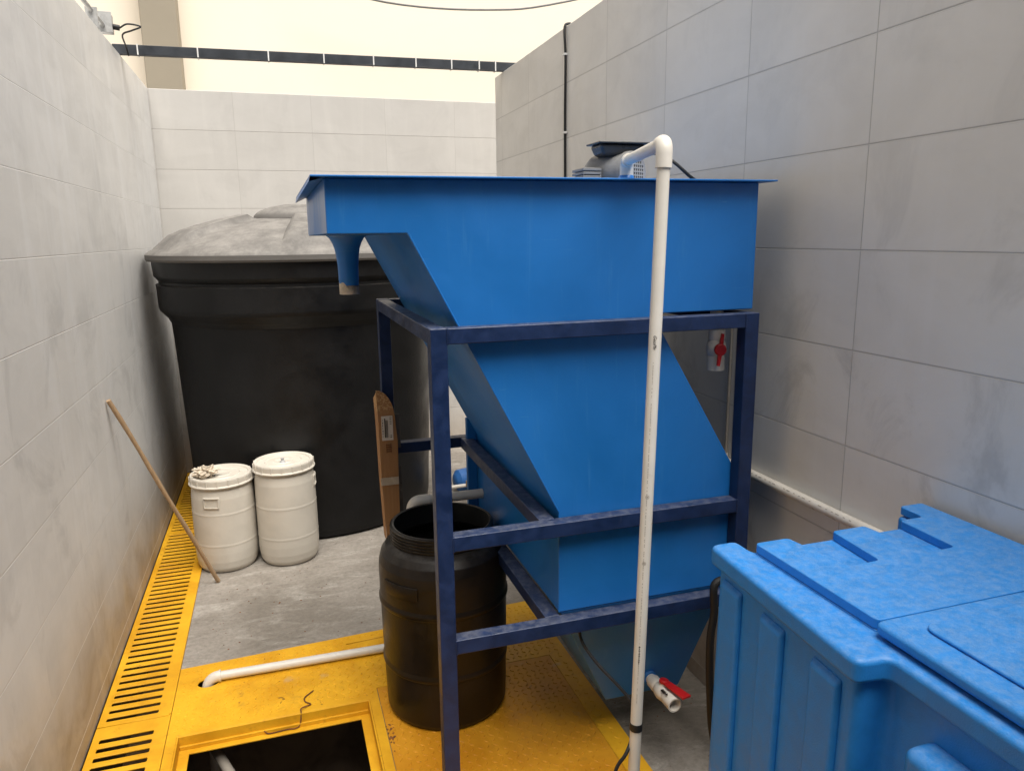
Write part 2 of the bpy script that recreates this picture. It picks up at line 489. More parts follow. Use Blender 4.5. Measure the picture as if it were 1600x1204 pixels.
# ------------------------------------------------------------------ yellow deck
dk = thing('steel_deck', (.3, 2.9, 0), 'yellow chequer plate deck with an open rectangular hatch', 'deck')
D = [(-.533, 1.2), (1.19, 1.2), (1.19, 3.487), (-.533, 3.386)]
HO = rect(-.497, .26, 1.9, 2.885)
HC = rect(.297, 1.102, 1.45, 2.957)
SL = [(.205, 3.352), (.40, 3.366), (.40, 3.377), (.205, 3.363)]
bm = holed(D, [HO, HC, SL, circ(PH[0], PH[1], .045, 24, .036)], .001, .009)
def sk(x, y):
    if -.51 < x < .31 and y < 2.9: return True
    if .285 < x < 1.115 and y < 2.97: return True
    if (x-PH[0])**2 + (y-PH[1])**2 < .055**2: return True
    if y > 3.386 + (x+.533)*.0585 - .02: return True
    if x > .19 and x < .415 and 3.33 < y < 3.4: return True
    return False
treads(bm, -.52, 1.18, 1.2, 3.48, .009, sk)
obj('plate', bm, 'yellow', dk)
bm = holed(rect(-.497+.001, .26-.001, 1.9, 2.884), [PIT], -.052, -.046)
box(bm, -.496, .259, 2.876, 2.884, -.045, .008)
box(bm, -.496, -.490, 1.9, 2.875, -.045, .008)
box(bm, .252, .259, 1.9, 2.875, -.045, .008)
box(bm, -.489, .251, 2.866, 2.8755, -.0455, -.030)
obj('hatch_frame', bm, 'yellow', dk, bevel=.0015)
# the floor under the ledge has to be open
hc = thing('hatch_cover', (.7, 2.2, 0), 'closed yellow chequer plate hatch cover under the black barrel', 'hatch cover')
bm = B(.300, 1.099, 1.453, 2.953, .0015, .0085)
treads(bm, .31, 1.09, 1.46, 2.945, .0085)
obj('plate', bm, 'yellow_shaded', hc)

# ------------------------------------------------------------------ floor pipe
def elbow(bm, p_in, corner, p_out, r, lip=.0025):
    path = arc(p_in, corner, p_out, 10)
    tube(bm, path, r, 24)
    for a, b in ((path[0], path[1]), (path[-1], path[-2])):
        d = (b-a).normalized()
        tube(bm, [a - d*.001, a + d*.006], r + lip, 24)

fp = thing('drain_pipe', (0, 3.23, .03), 'white plastic pipe lying across the yellow deck into a round hole', 'pipe')
bm = bmesh.new(); tube(bm, [(-.37, 3.232, .034), (.42, 3.225, .032)], .0195, 20); obj('pipe', bm, 'pvc', fp, smooth=50)
bm = bmesh.new(); elbow(bm, (-.352, 3.232, .034), (-.41, 3.232, .036), (-.412, 3.232, -.03), .0235); obj('elbow', bm, 'pvc', fp, smooth=50)
bm = bmesh.new(); tube(bm, [(-.412, 3.232, -.028), (-.412, 3.232, -.5)], .02, 16); obj('pipe', bm, 'pvc', fp, smooth=50)
bm = bmesh.new(); tube(bm, [(-.375, 2.985, -.150), (-.3125, 2.826, -.152), (-.12, 2.36, -.17), (.05, 1.95, -.19)], .020, 16)
tag(obj('pit_pipe', bm, 'pvc_inside', loc=(-.37, 3.0, -.15), smooth=50), 'grey white pipe running down inside the dark open hatch', 'pipe')

bm = bmesh.new()
tube(bm, smoothpath([(.034, 3.018, .012), (-.004, 2.975, .014), (-.001, 2.945, .012), (.018, 2.921, .014), (-.02, 2.895, .02), (-.022, 2.88, .008), (-.03, 2.868, -.035), (-.05, 2.858, -.041), (-.08, 2.862, -.041), (-.15, 2.858, -.041), (-.17, 2.865, -.03)], 6), .0028, 8)
tag(obj('bent_wire', bm, 'rust', loc=(0, 2.9, 0), smooth=60), 'bent rusty wire hooked over the edge of the open hatch', 'wire')

# ------------------------------------------------------------------ cistern
CX, CY = .203, 5.54
ci = thing('cistern', (CX, CY, 0), 'huge round black water cistern with a dusty ribbed dome lid', 'cistern')
prof = [(0, 0), (.80, 0), (.825, .02), (.832, .06), (.85, .5), (.868, .95), (.882, 1.30), (.888, 1.395), (.894, 1.40), (.905, 1.425), (.950, 1.475), (.956, 1.50), (.958, 1.60), (.960, 1.645), (.942, 1.652), (.942, 1.668), (.968, 1.70), (.975, 1.795), (.97, 1.80)]
bm = bmesh.new(); lathe(bm, prof, (CX, CY, 0), 128); obj('body', bm, 'cistern_black', ci, smooth=35)
def dome(r, h, th):
    s = .5 + .5*math.tanh(16*sin(th*4 + .55))
    w = max(0, min(1, (r-.36)/.05)) * max(0, min(1, (.95-r)/.1))
    return r, h + .042*s*w
bm = bmesh.new()
lathe(bm, [(.972, 1.80), (1.0, 1.797), (1.008, 1.81), (1.008, 1.838), (.995, 1.852), (.96, 1.872), (.92, 1.895), (.86, 1.922), (.78, 1.955), (.68, 1.988), (.55, 2.022), (.42, 2.05), (.37, 2.060), (.35, 2.065), (0, 2.067)], (CX, CY, 0), 192, fn=dome)
obj('dome', bm, 'cistern_top', ci, smooth=30)
bm = bmesh.new()
lathe(bm, [(.33, 2.062), (.325, 2.085), (.305, 2.105), (.28, 2.120), (.22, 2.143), (.12, 2.160), (0, 2.164)], (CX+.02, CY-.05, 0), 64)
obj('manhole_lid', bm, 'cistern_top', ci, smooth=40)

# ------------------------------------------------------------------ white drums
def drum(x, y, h, label, yaw, tilt_handle):
    t = thing('white_drum', (x, y, 0), label, 'drum', 'white plastic drums by the cistern')
    R = .178
    prof = [(0, .004), (R*.80, 0), (R*.88, .006), (R*.95, .03), (R*.985, .07), (R, .12), (R, .165), (R*1.006, .170), (R*1.006, .177), (R, .182), (R*1.0, .30), (R*.998, .355), (R*1.003, .36), (R*1.003, .367), (R*.995, .372), (R*.985, h-.12), (R*.955, h-.075), (R*.93, h-.058), (R*.93, h-.045)]
    bm = bmesh.new(); lathe(bm, prof, (x, y, 0), 72); b = obj('body', bm, 'drum_white', t, smooth=40)
    bm = bmesh.new()
    lathe(bm, [(R*.93, h-.052), (R*1.01, h-.054), (R*1.03, h-.046), (R*1.01, h-.040), (R*.985, h-.038), (R*.985, h-.008), (R*.965, h-.001), (R*.93, h), (R*.86, h-.004), (R*.84, h-.011), (R*.62, h-.011), (R*.60, h-.007), (R*.57, h-.011), (R*.3, h-.011), (R*.28, h-.008), (R*.25, h-.011), (0, h-.011)], (x, y, 0), 72)
    for k in range(18):
        a = 2*pi*k/18 + .1
        v0 = len(bm.verts)
        vs = box(bm, R*.97, R*1.008, -.003, .003, h-.044, h-.004)
        bmesh.ops.rotate(bm, verts=vs, cent=(0,0,0), matrix=Matrix.Rotation(a, 3, 'Z'))
        bmesh.ops.translate(bm, verts=vs, vec=(x, y, 0))
    l = obj('lid', bm, 'drum_white', t, smooth=35)
    # moulded grip: a raised frame standing on the wall of the drum
    bm = bmesh.new()
    def wall(u, z, out):
        a = yaw + u/R
        return (x + (R*.985+out)*cos(a), y + (R*.985+out)*sin(a), z)
    zc = h - .135
    W, H = .045, .034
    outer = [(-W, -H), (W, -H), (W+.004, H), (-W-.004, H)]
    inner = [(-W+.006, -H+.008), (W-.006, -H+.008), (W-.004, H-.006), (-W+.004, H-.006)]
    def ring(pts, out):
        res = []
        for i in range(4):
            p, q = pts[i], pts[(i+1) % 4]
            for k in range(6):
                s = k/6
                res.append(bm.verts.new(wall(p[0]*(1-s)+q[0]*s, zc+p[1]*(1-s)+q[1]*s, out)))
        return res
    rs = [ring(outer, -.002), ring(outer, .006), ring(inner, .008), ring(inner, -.004)]
    for i in range(3):
        for k in range(24): bm.faces.new((rs[i][k], rs[i][(k+1) % 24], rs[i+1][(k+1) % 24], rs[i+1][k]))
    obj('grip', bm, 'drum_white', t, smooth=30)
    return t
drum(-.385, 4.56, .575, 'white plastic drum with a crumpled lump on its lid, nearer the leaning stick', radians(-108), 0)
drum(-.025, 4.53, .625, 'taller white plastic drum with a bare screw lid and small central knob', radians(-8), 0)
bm = bmesh.new()
bmesh.ops.create_icosphere(bm, subdivisions=4, radius=.078)
for v in bm.verts:
    n = noise.turbulence(v.co*28, 4, False)
    v.co = Vector((v.co.x*1.15, v.co.y*.8, v.co.z*.62)) * (.62 + .55*n)
bmesh.ops.translate(bm, verts=bm.verts, vec=(-.462, 4.51, .600))
tag(obj('crumpled_plastic', bm, 'rag', loc=(-.465, 4.52, .575), smooth=25), 'crumpled translucent plastic lump lying on the left white drum', 'rubbish')
bm = bmesh.new()
lathe(bm, [(0, .614), (.018, .614), (.014, .622), (.008, .630), (.012, .640), (0, .644)], (-.03, 4.50, 0), 12)
tag(obj('lid_knob', bm, 'motor_fan', loc=(-.03, 4.5, .614), smooth=30), 'small grey knob on the taller white drum lid', 'knob')

# ------------------------------------------------------------------ stick
A_, B_ = Vector((-.806, 3.93, 1.175)), Vector((-.430, 4.29, .012))
bm = bmesh.new()
d = B_ - A_
pts = [A_ + d*i/12 + Vector((0, .006*sin(i*.5), .004*sin(i*.9))) for i in range(13)]
tube(bm, pts, .0125, 12, rs=[.0115 + .0012*sin(i*1.7) for i in range(13)])
tag(obj('wooden_stick', bm, 'wood', loc=B_, smooth=50), 'worn wooden stick leaning against the left tiled wall', 'stick')

# ------------------------------------------------------------------ steel frame
fr = thing('tank_stand', (.95, 2.6, 0), 'navy blue welded steel frame carrying the blue hopper tank', 'frame')
fx0, fx1, fy0, fy1, ft, s = .408, 1.497, 2.05, 3.20, 1.675, .05
for (a, b) in ((fx0, fy0), (fx1-s, fy0), (fx0, fy1-s), (fx1-s, fy1-s)):
    obj('leg', B(a, a+s, b, b+s, 0, ft-.0), 'frame_navy', fr, bevel=.003)
def beam(*a): return obj('beam', B(*a), 'frame_navy', fr, bevel=.003)
e = .0015
for z0, z1 in ((ft-.047, ft-.001), (.996, 1.043), (.655, .703)):
    beam(fx0+s+e-.001, fx1-s-e+.001, fy0+.001, fy0+s-.001, z0, z1)
    beam(fx0+s, fx1-s, fy1-s+.001, fy1-.001, z0, z1)
for x0, x1 in ((fx0+.001, fx0+s-.001), (fx1-s+.001, fx1-.001)):
    beam(x0, x1, fy0+s, fy1-s, ft-.048, ft-.002)
for z0, z1, xa in ((.996, 1.043, .750), (.655, .703, .768)):
    beam(xa, xa+.052, fy0+s, fy1-s, z0, z1-.001)
    beam(fx1-.033, fx1-.001, fy0+s, fy1-s, z0, z1)

def weld(pts):
    bm = bmesh.new()
    P = [Vector(p) for p in pts]; n = 22
    path = [P[0].lerp(P[1], i/n) for i in range(n+1)]
    tube(bm, path, .003, 8, rs=[.0026 + .0012*(i % 2) for i in range(n+1)])
    obj('weld', bm, 'frame_navy', fr, smooth=60)
for z0, z1 in ((ft-.047, ft-.001), (.996, 1.043), (.655, .703)):
    for x in (fx0+s, fx1-s): weld([(x, fy0+.0008, z0), (x, fy0+.0008, z1)])
for (a, b) in ((fx0, fy0), (fx1-s, fy0), (fx0, fy1-s), (fx1-s, fy1-s)):
    obj('foot_plate', B(a-.02, a+s+.02, b-.02, b+s+.02, .0095, .0155), 'frame_navy', fr, bevel=.0015)

# ------------------------------------------------------------------ hopper tank
TY0, TY1 = fy0+s+.003, fy1-s-.003
tk = thing('hopper_tank', (.95, 2.6, .2), 'bright blue sheet metal settling tank with slanted hopper on a navy frame', 'tank')
poly = [(.145, 2.088), (.145, 1.940), (.363, 1.940), (.818, 1.060), (.818, .709), (1.46, .709), (1.46, 1.145), (1.137, 1.682), (1.507, 1.682), (1.507, 2.088)]
def plate(pts, y0, y1, bm):
    a = [bm.verts.new((p[0], y0, p[1])) for p in pts]; b = [bm.verts.new((p[0], y1, p[1])) for p in pts]
    n = len(pts)
    for i in range(n): bm.faces.new((a[i], a[(i+1) % n], b[(i+1) % n], b[i]))
    bm.faces.new(a[::-1]); bm.faces.new(b)
bm = bmesh.new(); plate(poly, TY0, TY1, bm); obj('body', bm, 'tank_blue', tk, bevel=.004)
bm = bmesh.new()
box(bm, .108, 1.548, TY0-.040, TY1+.04, 2.0885, 2.0935)
o_l = obj('lid', bm, 'tank_blue', tk, bevel=.0015)
# folded edge flange hanging at the left end
bm = bmesh.new()
v = [bm.verts.new(p) for p in ((.108, TY0-.04, 2.088), (.144, TY0-.002, 2.088), (.144, TY1, 2.088), (.108, TY1+.04, 2.088), (.104, TY0-.035, 2.076), (.104, TY1+.04, 2.070))]
bm.faces.new((v[0], v[4], v[5], v[3])); bm.faces.new((v[0], v[1], v[2], v[3])); bm.faces.new((v[4], v[1], v[2], v[5]))
obj('flange', bm, 'tank_blue', tk)
obj('stiffener', B(.772, .817, TY1-.03, TY1-.001, .712, 1.135), 'tank_blue', tk, bevel=.002)
# weld bead along the edge of the sloping plate
bm = bmesh.new()
tube(bm, [(.363+.004, TY0-.0005, 1.940), (.818, TY0-.0005, 1.060), (.818, TY0-.0005, .712)], .0028, 8)
obj('weld', bm, 'tank_blue', tk, smooth=60)
# inverted pyramid sludge cone
bm = bmesh.new()
T = [(.822, TY0+.003, .707), (1.456, TY0+.003, .707), (1.456, TY1-.003, .707), (.822, TY1-.003, .707)]
Bt = [(1.085, 2.30, .20), (1.395, 2.30, .20), (1.395, 2.75, .20), (1.085, 2.75, .20)]
tv = [bm.verts.new(p) for p in T]; bv = [bm.verts.new(p) for p in Bt]
for i in range(4): bm.faces.new((tv[i], tv[(i+1) % 4], bv[(i+1) % 4], bv[i]))
bm.faces.new(tv); bm.faces.new(bv[::-1])
obj('sludge_cone', bm, 'tank_blue', tk, bevel=.004)
# spout
SX, SY = .243, 2.60
bm = bmesh.new()
def flare(r, h, th):
    k = max(0, (h-1.86)/.078)
    return r, h
lathe(bm, [(.068, 1.9385), (.058, 1.930), (.049, 1.915), (.042, 1.895), (.038, 1.87), (.0345, 1.84), (.0335, 1.80), (.034, 1.79), (.0325, 1.788), (.033, 1.772)], (SX, SY, 0), 40)
sp = obj('spout', bm, 'tank_blue', tk, smooth=50)
bm = bmesh.new()
lathe(bm, [(.033, 1.7725), (.033, 1.742), (.029, 1.742), (.029, 1.79)], (SX, SY, 0), 40, fn=lambda r, h, th: (r, h + (.012*sin(th*2+1)+.006*sin(th*5) if h > 1.75 and r > .03 else 0)))
obj('pipe_end', bm, 'spout_end', sp, smooth=50)

def valve(parent, c, axis, r, L, hdir, lever, lab):
    """ball valve: c = start point, axis = flow direction, hdir = towards the handle, lever = lever direction"""
    c = Vector(c); A = Vector(axis).normalized(); H = Vector(hdir).normalized(); Lv = Vector(lever).normalized()
    bm = bmesh.new()
    lathe(bm, [(r*.62, 0), (r*.78, .0), (r*.78, L*.10), (r*1.0, L*.12), (r*1.02, L*.30), (r*.9, L*.34), (r*1.12, L*.42), (r*1.22, L*.52), (r*1.12, L*.62), (r*.95, L*.68), (r*1.04, L*.72), (r*1.06, L), (r*.86, L), (r*.84, L*.8), (0, L*.8)], c, 40, axis=A)
    m = c + A*L*.52
    lathe(bm, [(r*.62, r*.9), (r*.62, r*1.34), (r*.5, r*1.36), (0, r*1.36)], m, 24, axis=H)
    v = obj('valve', bm, 'pvc', parent, smooth=40, label=lab)
    bm = bmesh.new()
    lathe(bm, [(0, r*1.38), (r*.66, r*1.38), (r*.70, r*1.46), (r*.68, r*1.80), (r*.55, r*1.9), (0, r*1.92)], m, 24, axis=H)
    S = H.cross(Lv).normalized()
    def bar(a, b, w0, w1):
        vs = []
        for (t, w) in ((a, w0), (b, w1)):
            for hh in (r*1.45, r*1.78):
                for sgn in (-1, 1): vs.append(bm.verts.new(m + Lv*t + H*hh + S*w*sgn))
        for f in ((0,1,3,2),(4,6,7,5),(0,4,5,1),(2,3,7,6),(0,2,6,4),(1,5,7,3)): bm.faces.new([vs[i] for i in f])
    return v, bm, bar

# valve hanging under the upper box
bm = bmesh.new(); tube(bm, [(1.435, 2.2, 1.681), (1.435, 2.2, 1.60)], .023, 24); obj('valve_stub', bm, 'pvc', tk, smooth=50)
v, hb, bar = valve(tk, (1.435, 2.2, 1.625), (0, 0, -1), .0295, .158, (-.25, -1, 0), (.12, 0, 1), 'white ball valve with red lever hanging under the upper box')
bar(.008, .055, .007, .004); bar(-.008, -.055, .007, .0045)
obj('handle', hb, 'red', v, smooth=30)
# drain valve at the foot of the cone
dz, dx = .292, 1.243
bm = bmesh.new(); tube(bm, [(dx, 2.34, dz+.004), (dx, 2.245, dz)], .026, 24); obj('drain_stub', bm, 'tank_blue', tk, smooth=50)
v, hb, bar = valve(tk, (dx, 2.25, dz), (.03, -1, -.02), .0255, .175, (.12, .05, 1), (.30, -1, -.05), 'white ball valve with red lever at the foot of the cone')
bar(.005, .112, .015, .021)
obj('handle', hb, 'red', v, smooth=30, bevel=.0015)
bm = bmesh.new()
for k in range(4):
    box(bm, dx-.019+k*.0001, dx-.008, 2.115+k*.006, 2.118+k*.006, dz+.0215, dz+.0260)
vs = [bm.verts.new(p) for p in ((dx-.021, 2.108, dz+.0235), (dx-.006, 2.108, dz+.0275), (dx-.013, 2.096, dz+.0262))]
bm.faces.new(vs)
obj('print', bm, 'ink', v)

# ------------------------------------------------------------------ gear motor on the lid
gm = thing('gear_motor', (1.15, 2.5, 2.094), 'grey electric gear motor with black terminal box on the tank lid', 'motor')
ax = Vector((.50, -.86, 0)).normalized()
mc = Vector((1.205, 2.40, 2.136))
bm = bmesh.new()
lathe(bm, [(.02, -.17), (.058, -.168), (.070, -.150), (.071, -.02), (.075, -.018), (.075, 0), (.071, .004)], mc, 48, axis=ax)
obj('motor_body', bm, 'motor_grey', gm, smooth=35)
# fan cover: perforated disc
holes = []
for i in range(-5, 6):
    for j in range(-5, 6):
        x, y = i*.0125, j*.0125
        if x*x + y*y < .060**2: holes.append(rect(x-.0041, x+.0041, y-.0041, y+.0041))
bm = holed(circ(0, 0, .071, 48), holes, 0, .003)
zc = ax; xa = Vector((0, 0, 1)).cross(zc).normalized(); ya = zc.cross(xa)
mt = Matrix((xa, ya, zc)).transposed().to_4x4(); mt.translation = mc + ax*.006
bmesh.ops.transform(bm, matrix=mt, verts=bm.verts)
fc = obj('fan_cover', bm, 'motor_fan', gm)
bm = bmesh.new(); lathe(bm, [(0, .0), (.064, 0), (.064, -.004), (0, -.004)], mc + ax*.002, 32, axis=ax); obj('fan', bm, 'rubber', fc)
bm = B(1.085, 1.262, 2.40, 2.50, 2.195, 2.233)
for vv in bm.verts:
    if vv.co.z < 2.2: vv.co.x = 1.173 + (vv.co.x-1.173)*.84; vv.co.y = 2.45 + (vv.co.y-2.45)*.8
tb = obj('terminal_box', bm, 'motor_black', gm, bevel=.012, seg=3)
obj('box_lid', B(1.077, 1.270, 2.392, 2.508, 2.2335, 2.240), 'motor_black', tb, bevel=.003)
bm = bmesh.new(); lathe(bm, [(.012, 2.12), (.012, 2.192)], (1.150, 2.46, 0), 12); lathe(bm, [(.018, 2.165), (.018, 2.178), (0, 2.178)], (1.15, 2.46, 0), 6); obj('cable_gland', bm, 'motor_black', gm, smooth=30)
bm = B(1.095, 1.150, 2.44, 2.54, 2.095, 2.150); obj('gearbox', bm, 'motor_grey', gm, bevel=.01, seg=3)
bm = bmesh.new()
for k in range(5): box(bm, 1.030, 1.098, 2.42, 2.52, 2.097+k*.012, 2.105+k*.012)
box(bm, 1.038, 1.098, 2.43, 2.51, 2.096, 2.156)
obj('cooling_fins', bm, 'motor_grey', gm, bevel=.001)
obj('name_plate', B(1.100, 1.143, 2.4355, 2.439, 2.105, 2.142), 'paper', gm)
bm = bmesh.new(); tube(bm, smoothpath([(1.25, 2.43, 2.213), (1.31, 2.40, 2.20), (1.345, 2.36, 2.17), (1.40, 2.34, 2.12), (1.46, 2.36, 2.098)], 6), .006, 10); obj('power_cable', bm, 'rubber', gm, smooth=60)

# ------------------------------------------------------------------ riser pipe
rp = thing('riser_pipe', (.874, 1.69, 0), 'slim white plastic pipe standing upright before the tank, elbowed over its lid', 'pipe')
PT = Vector((.962, 1.74, 2.155)); PB = Vector((.878, 1.69, .0))
LP = Vector((1.116, 2.267, 2.163))
dn = (PB-PT).normalized(); hz = (LP-PT).normalized()
r = .0168
bm = bmesh.new(); tube(bm, [PT + dn*.03, PB], r, 32); pip = obj('pipe', bm, 'pvc', rp, smooth=50)
bm = bmesh.new(); tube(bm, [PT + hz*.03, LP - hz*.02], r, 32); obj('pipe', bm, 'pvc', rp, smooth=50)
bm = bmesh.new(); path = [PT + dn*.062] + arc(PT + dn*.028, PT - dn*.004, PT + hz*.030, 10) + [PT + hz*.045]
tube(bm, path, .0212, 32); obj('elbow', bm, 'pvc', rp, smooth=50)
bm = bmesh.new(); path = [LP - hz*.045] + arc(LP - hz*.026, LP, LP + Vector((0, 0, -.028)), 10) + [LP + Vector((0, 0, -.05))]
tube(bm, path, .0212, 32); obj('elbow', bm, 'pvc', rp, smooth=50)
bm = bmesh.new(); lathe(bm, [(.027, 2.094), (.027, 2.104), (.024, 2.116), (.0215, 2.118)], (LP.x, LP.y, 0), 24); obj('socket', bm, 'tank_blue', tk, smooth=40)
# printing on the riser
def on_riser(z): 
    t = (PT.z - z)/(PT.z - PB.z); return PT*(1-t) + PB*t
nrm = (Vector((0, 0, Cz)) - on_riser(1.4)); nrm.z = 0; nrm = nrm.normalized()
rgt = dn.cross(nrm).normalized() * -1
if rgt.dot(rt) < 0: rgt = -rgt
def stamp(s, z, size, mat, off=-.004, shear=.3):
    p = on_riser(z) + nrm*(r+.0004) + rgt*off
    textmesh(s, size, p, dn, rgt, mat, pip, 'printing', shear)
stamp('GeoPlv', 1.672, .0125, 'ink', -.004, .4)
bm = bmesh.new()
def mark(bm, z0, z1, w, off=0):
    a = on_riser(z0) + nrm*(r+.0003) + rgt*off; b = on_riser(z1) + nrm*(r+.0003) + rgt*off
    vs = [bm.verts.new(q) for q in (a - rgt*w, a + rgt*w, b + rgt*w, b - rgt*w)]
    bm.faces.new(vs)
z = 1.60
rnd = random.Random(4)
while z > .62:
    L = rnd.choice((.002, .003, .004))
    if rnd.random() < .9: mark(bm, z, z-L, .0009, -.0015)
    z -= L + rnd.choice((.0015, .002, .002, .006))
obj('fine_print', bm, 'ink_soft', pip)
bm = bmesh.new(); z = .800
for w in (.003, .002, .004, .002, .005, .003, .002, .004, .003, .002):
    mark(bm, z, z-.0035, .0022 if w > .002 else .0012, -.001); z -= .0055
obj('stamp', bm, 'ink', pip)
for zz in (1.234, 1.045):
    bm = bmesh.new(); c = on_riser(zz) + nrm*(r+.0003)
    n = 16
    o1 = [bm.verts.new(c + (rgt*cos(2*pi*i/n) - dn*sin(2*pi*i/n))*.0052) for i in range(n)]
    o2 = [bm.verts.new(c + (rgt*cos(2*pi*i/n) - dn*sin(2*pi*i/n))*.0040) for i in range(n)]
    for i in range(n): bm.faces.new((o1[i], o1[(i+1) % n], o2[(i+1) % n], o2[i]))
    mark(bm, zz+.002, zz-.002, .0022)
    obj('emblem', bm, 'ink_soft', pip)
# black tape and cable
TZ = .545
bm = bmesh.new(); tube(bm, [on_riser(TZ+.012), on_riser(TZ-.010)], r+.0016, 28); obj('tape_band', bm, 'rubber', rp, smooth=50)
bm = bmesh.new()
cp = [(.90, 2.16, .70), (.897, 2.125, .64), (.902, 2.10, .585), (.915, 2.0, .56), (.936, 1.9, .545), (.935, 1.80, .55), (.917, 1.724, .548), (.900, 1.722, .50), (.868, 1.70, .465), (.835, 1.70, .415), (.80, 1.68, .30), (.78, 1.64, .12), (.76, 1.5, .012), (.70, 1.2, .012)]
tube(bm, smoothpath(cp, 8), .0052, 10)
tag(obj('power_cable', bm, 'rubber', loc=(.9, 1.72, .5), smooth=60), 'black cable hanging from the frame and taped to the upright white pipe', 'cable')

# ------------------------------------------------------------------ overflow pipe into the black barrel
op = thing('outlet_pipe', (.65, 3.03, .8), 'short white pipe leaving the tank side with an elbow over the black barrel', 'pipe')
bm = bmesh.new(); tube(bm, [(.817, 3.04, .808), (.53, 3.04, .808)], .021, 24); obj('pipe', bm, 'pvc', op, smooth=50)
bm = bmesh.new(); tube(bm, [(.575, 3.04, .808)] + arc((.54, 3.04, .808), (.500, 3.04, .808), (.500, 3.045, .765), 10), .0255, 24); obj('elbow', bm, 'pvc', op, smooth=50)

# ------------------------------------------------------------------ black barrel
BX, BY = .578, 2.80
bb = thing('black_barrel', (BX, BY, 0), 'open topped black plastic barrel with threaded neck on the yellow deck', 'barrel')
R = .262
prof = [(0, .012), (R*.82, .010), (R*.90, .014), (R*.945, .035), (R*.955, .09), (R*.965, .225), (R*.985, .232), (R*.99, .245), (R*.97, .255), (R*.98, .36), (R*.985, .49), (R*1.008, .498), (R*1.010, .512), (R*.99, .522), (R*.995, .62), (R*.985, .66), (R*.95, .695), (R*.88, .722), (R*.80, .735), (.203, .738)]
z = .742
while z < .795:
    prof += [(.203, z), (.209, z+.003), (.209, z+.006), (.203, z+.009)]; z += .0125
prof += [(.204, .803), (.200, .806), (.193, .803)]
bm = bmesh.new(); lathe(bm, prof, (BX, BY, 0), 96); obj('body', bm, 'barrel_black', bb, smooth=35)
bm = bmesh.new(); lathe(bm, [(.193, .802), (.192, .72), (R*.94, .66), (R*.93, .06), (0, .05)], (BX, BY, 0), 64); obj('inside', bm, 'barrel_inside', bb, smooth=35)
bm = bmesh.new()
def wallp(a, z, out): return (BX + (R*.99+out)*cos(a), BY + (R*.99+out)*sin(a), z)
a0, a1 = radians(198), radians(236)
outer = []; n = 10
ringA = []; ringB = []; ringC = []
pts = [(a0 + (a1-a0)*i/n, .625) for i in range(n+1)] + [(a1 - (a1-a0)*i/n, .575) for i in range(n+1)]
for a, z in pts: ringA.append(bm.verts.new(wallp(a, z, -.001)))
for a, z in pts: ringB.append(bm.verts.new(wallp(a, z, .007)))
mid = (a0+a1)/2
for a, z in pts: ringC.append(bm.verts.new(wallp(mid+(a-mid)*.85, .600+(z-.600)*.55, .009)))
m_ = len(pts)
for i in range(m_):
    bm.faces.new((ringA[i], ringA[(i+1) % m_], ringB[(i+1) % m_], ringB[i])); bm.faces.new((ringB[i], ringB[(i+1) % m_], ringC[(i+1) % m_], ringC[i]))
for i in range(n):
    bm.faces.new((ringC[i], ringC[i+1], ringC[m_-2-i], ringC[m_-1-i]))
obj('grip', bm, 'barrel_black', bb, smooth=30)

# ------------------------------------------------------------------ cardboard sleeve
cb = thing('cardboard_sleeve', (.42, 3.12, .62), 'tall strip of brown cardboard wrapped around the rear frame leg', 'cardboard')
bm = bmesh.new()
fp_ = [(.396, .625), (.456, .640), (.462, 1.06), (.455, 1.155)] + [(.455 - .077*(1-cos(t)), 1.155 + .137*sin(t)) for t in [pi/2*i/8 for i in range(1, 9)]] + [(.382, 1.18), (.385, .9)]
plate(fp_, 3.120, 3.124, bm)
vs = [bm.verts.new(p) for p in ((.3955, 3.120, .60), (.3855, 3.120, .9), (.3825, 3.120, 1.18), (.378, 3.12, 1.285), (.372, 3.17, 1.25), (.376, 3.17, 1.15), (.380, 3.17, .9), (.390, 3.17, .62))]
bm.faces.new((vs[0], vs[1], vs[6], vs[7])); bm.faces.new((vs[1], vs[2], vs[5], vs[6])); bm.faces.new((vs[2], vs[3], vs[4], vs[5]))
obj('sheet', bm, 'cardboard', cb)
bm = bmesh.new()
box(bm, .381, .459, 3.1150, 3.1190, .868, .902)
obj('tape', bm, 'tape', cb)
lb = obj('label', B(.395, .4435, 3.1165, 3.1195, 1.070, 1.178), 'paper', cb)
bm = bmesh.new()
def pb(x0, x1, z0, z1): box(bm, x0, x1, 3.1155, 3.1160, z0, z1)
pb(.4075, .4115, 1.083, 1.168)
for k, w in enumerate((.0006, .0010, .0006, .0012, .0006)): pb(.4125+k*.0022, .4125+k*.0022+w, 1.083, 1.160)
for k in range(5): pb(.430, .4385, 1.170-k*.007, 1.172-k*.007)
for i in range(5):
    for j in range(5):
        if (i*3+j*5+i*j) % 3: pb(.4285+i*.0024, .4285+i*.0024+.002, 1.078+j*.0032, 1.078+j*.0032+.0028)
for k in range(7): pb(.3985, .4000 + (k % 3)*.0008, 1.085+k*.012, 1.092+k*.012)
obj('barcode', bm, 'ink', lb)
bm = bmesh.new()
for k in range(4): box(bm, .411, .434, 3.1170, 3.1190, 1.018+k*.010, 1.021+k*.010)
box(bm, .431, .4325, 3.1170, 3.1190, 1.013, 1.056); box(bm, .4120, .4135, 3.1170, 3.1190, 1.013, 1.056)
obj('printing', bm, 'rust', cb)
obj('film', B(.461, .474, 3.125, 3.1265, .66, .95), 'film', cb)
obj('film', B(.457, .476, 3.1275, 3.129, 1.03, 1.18), 'film', cb)

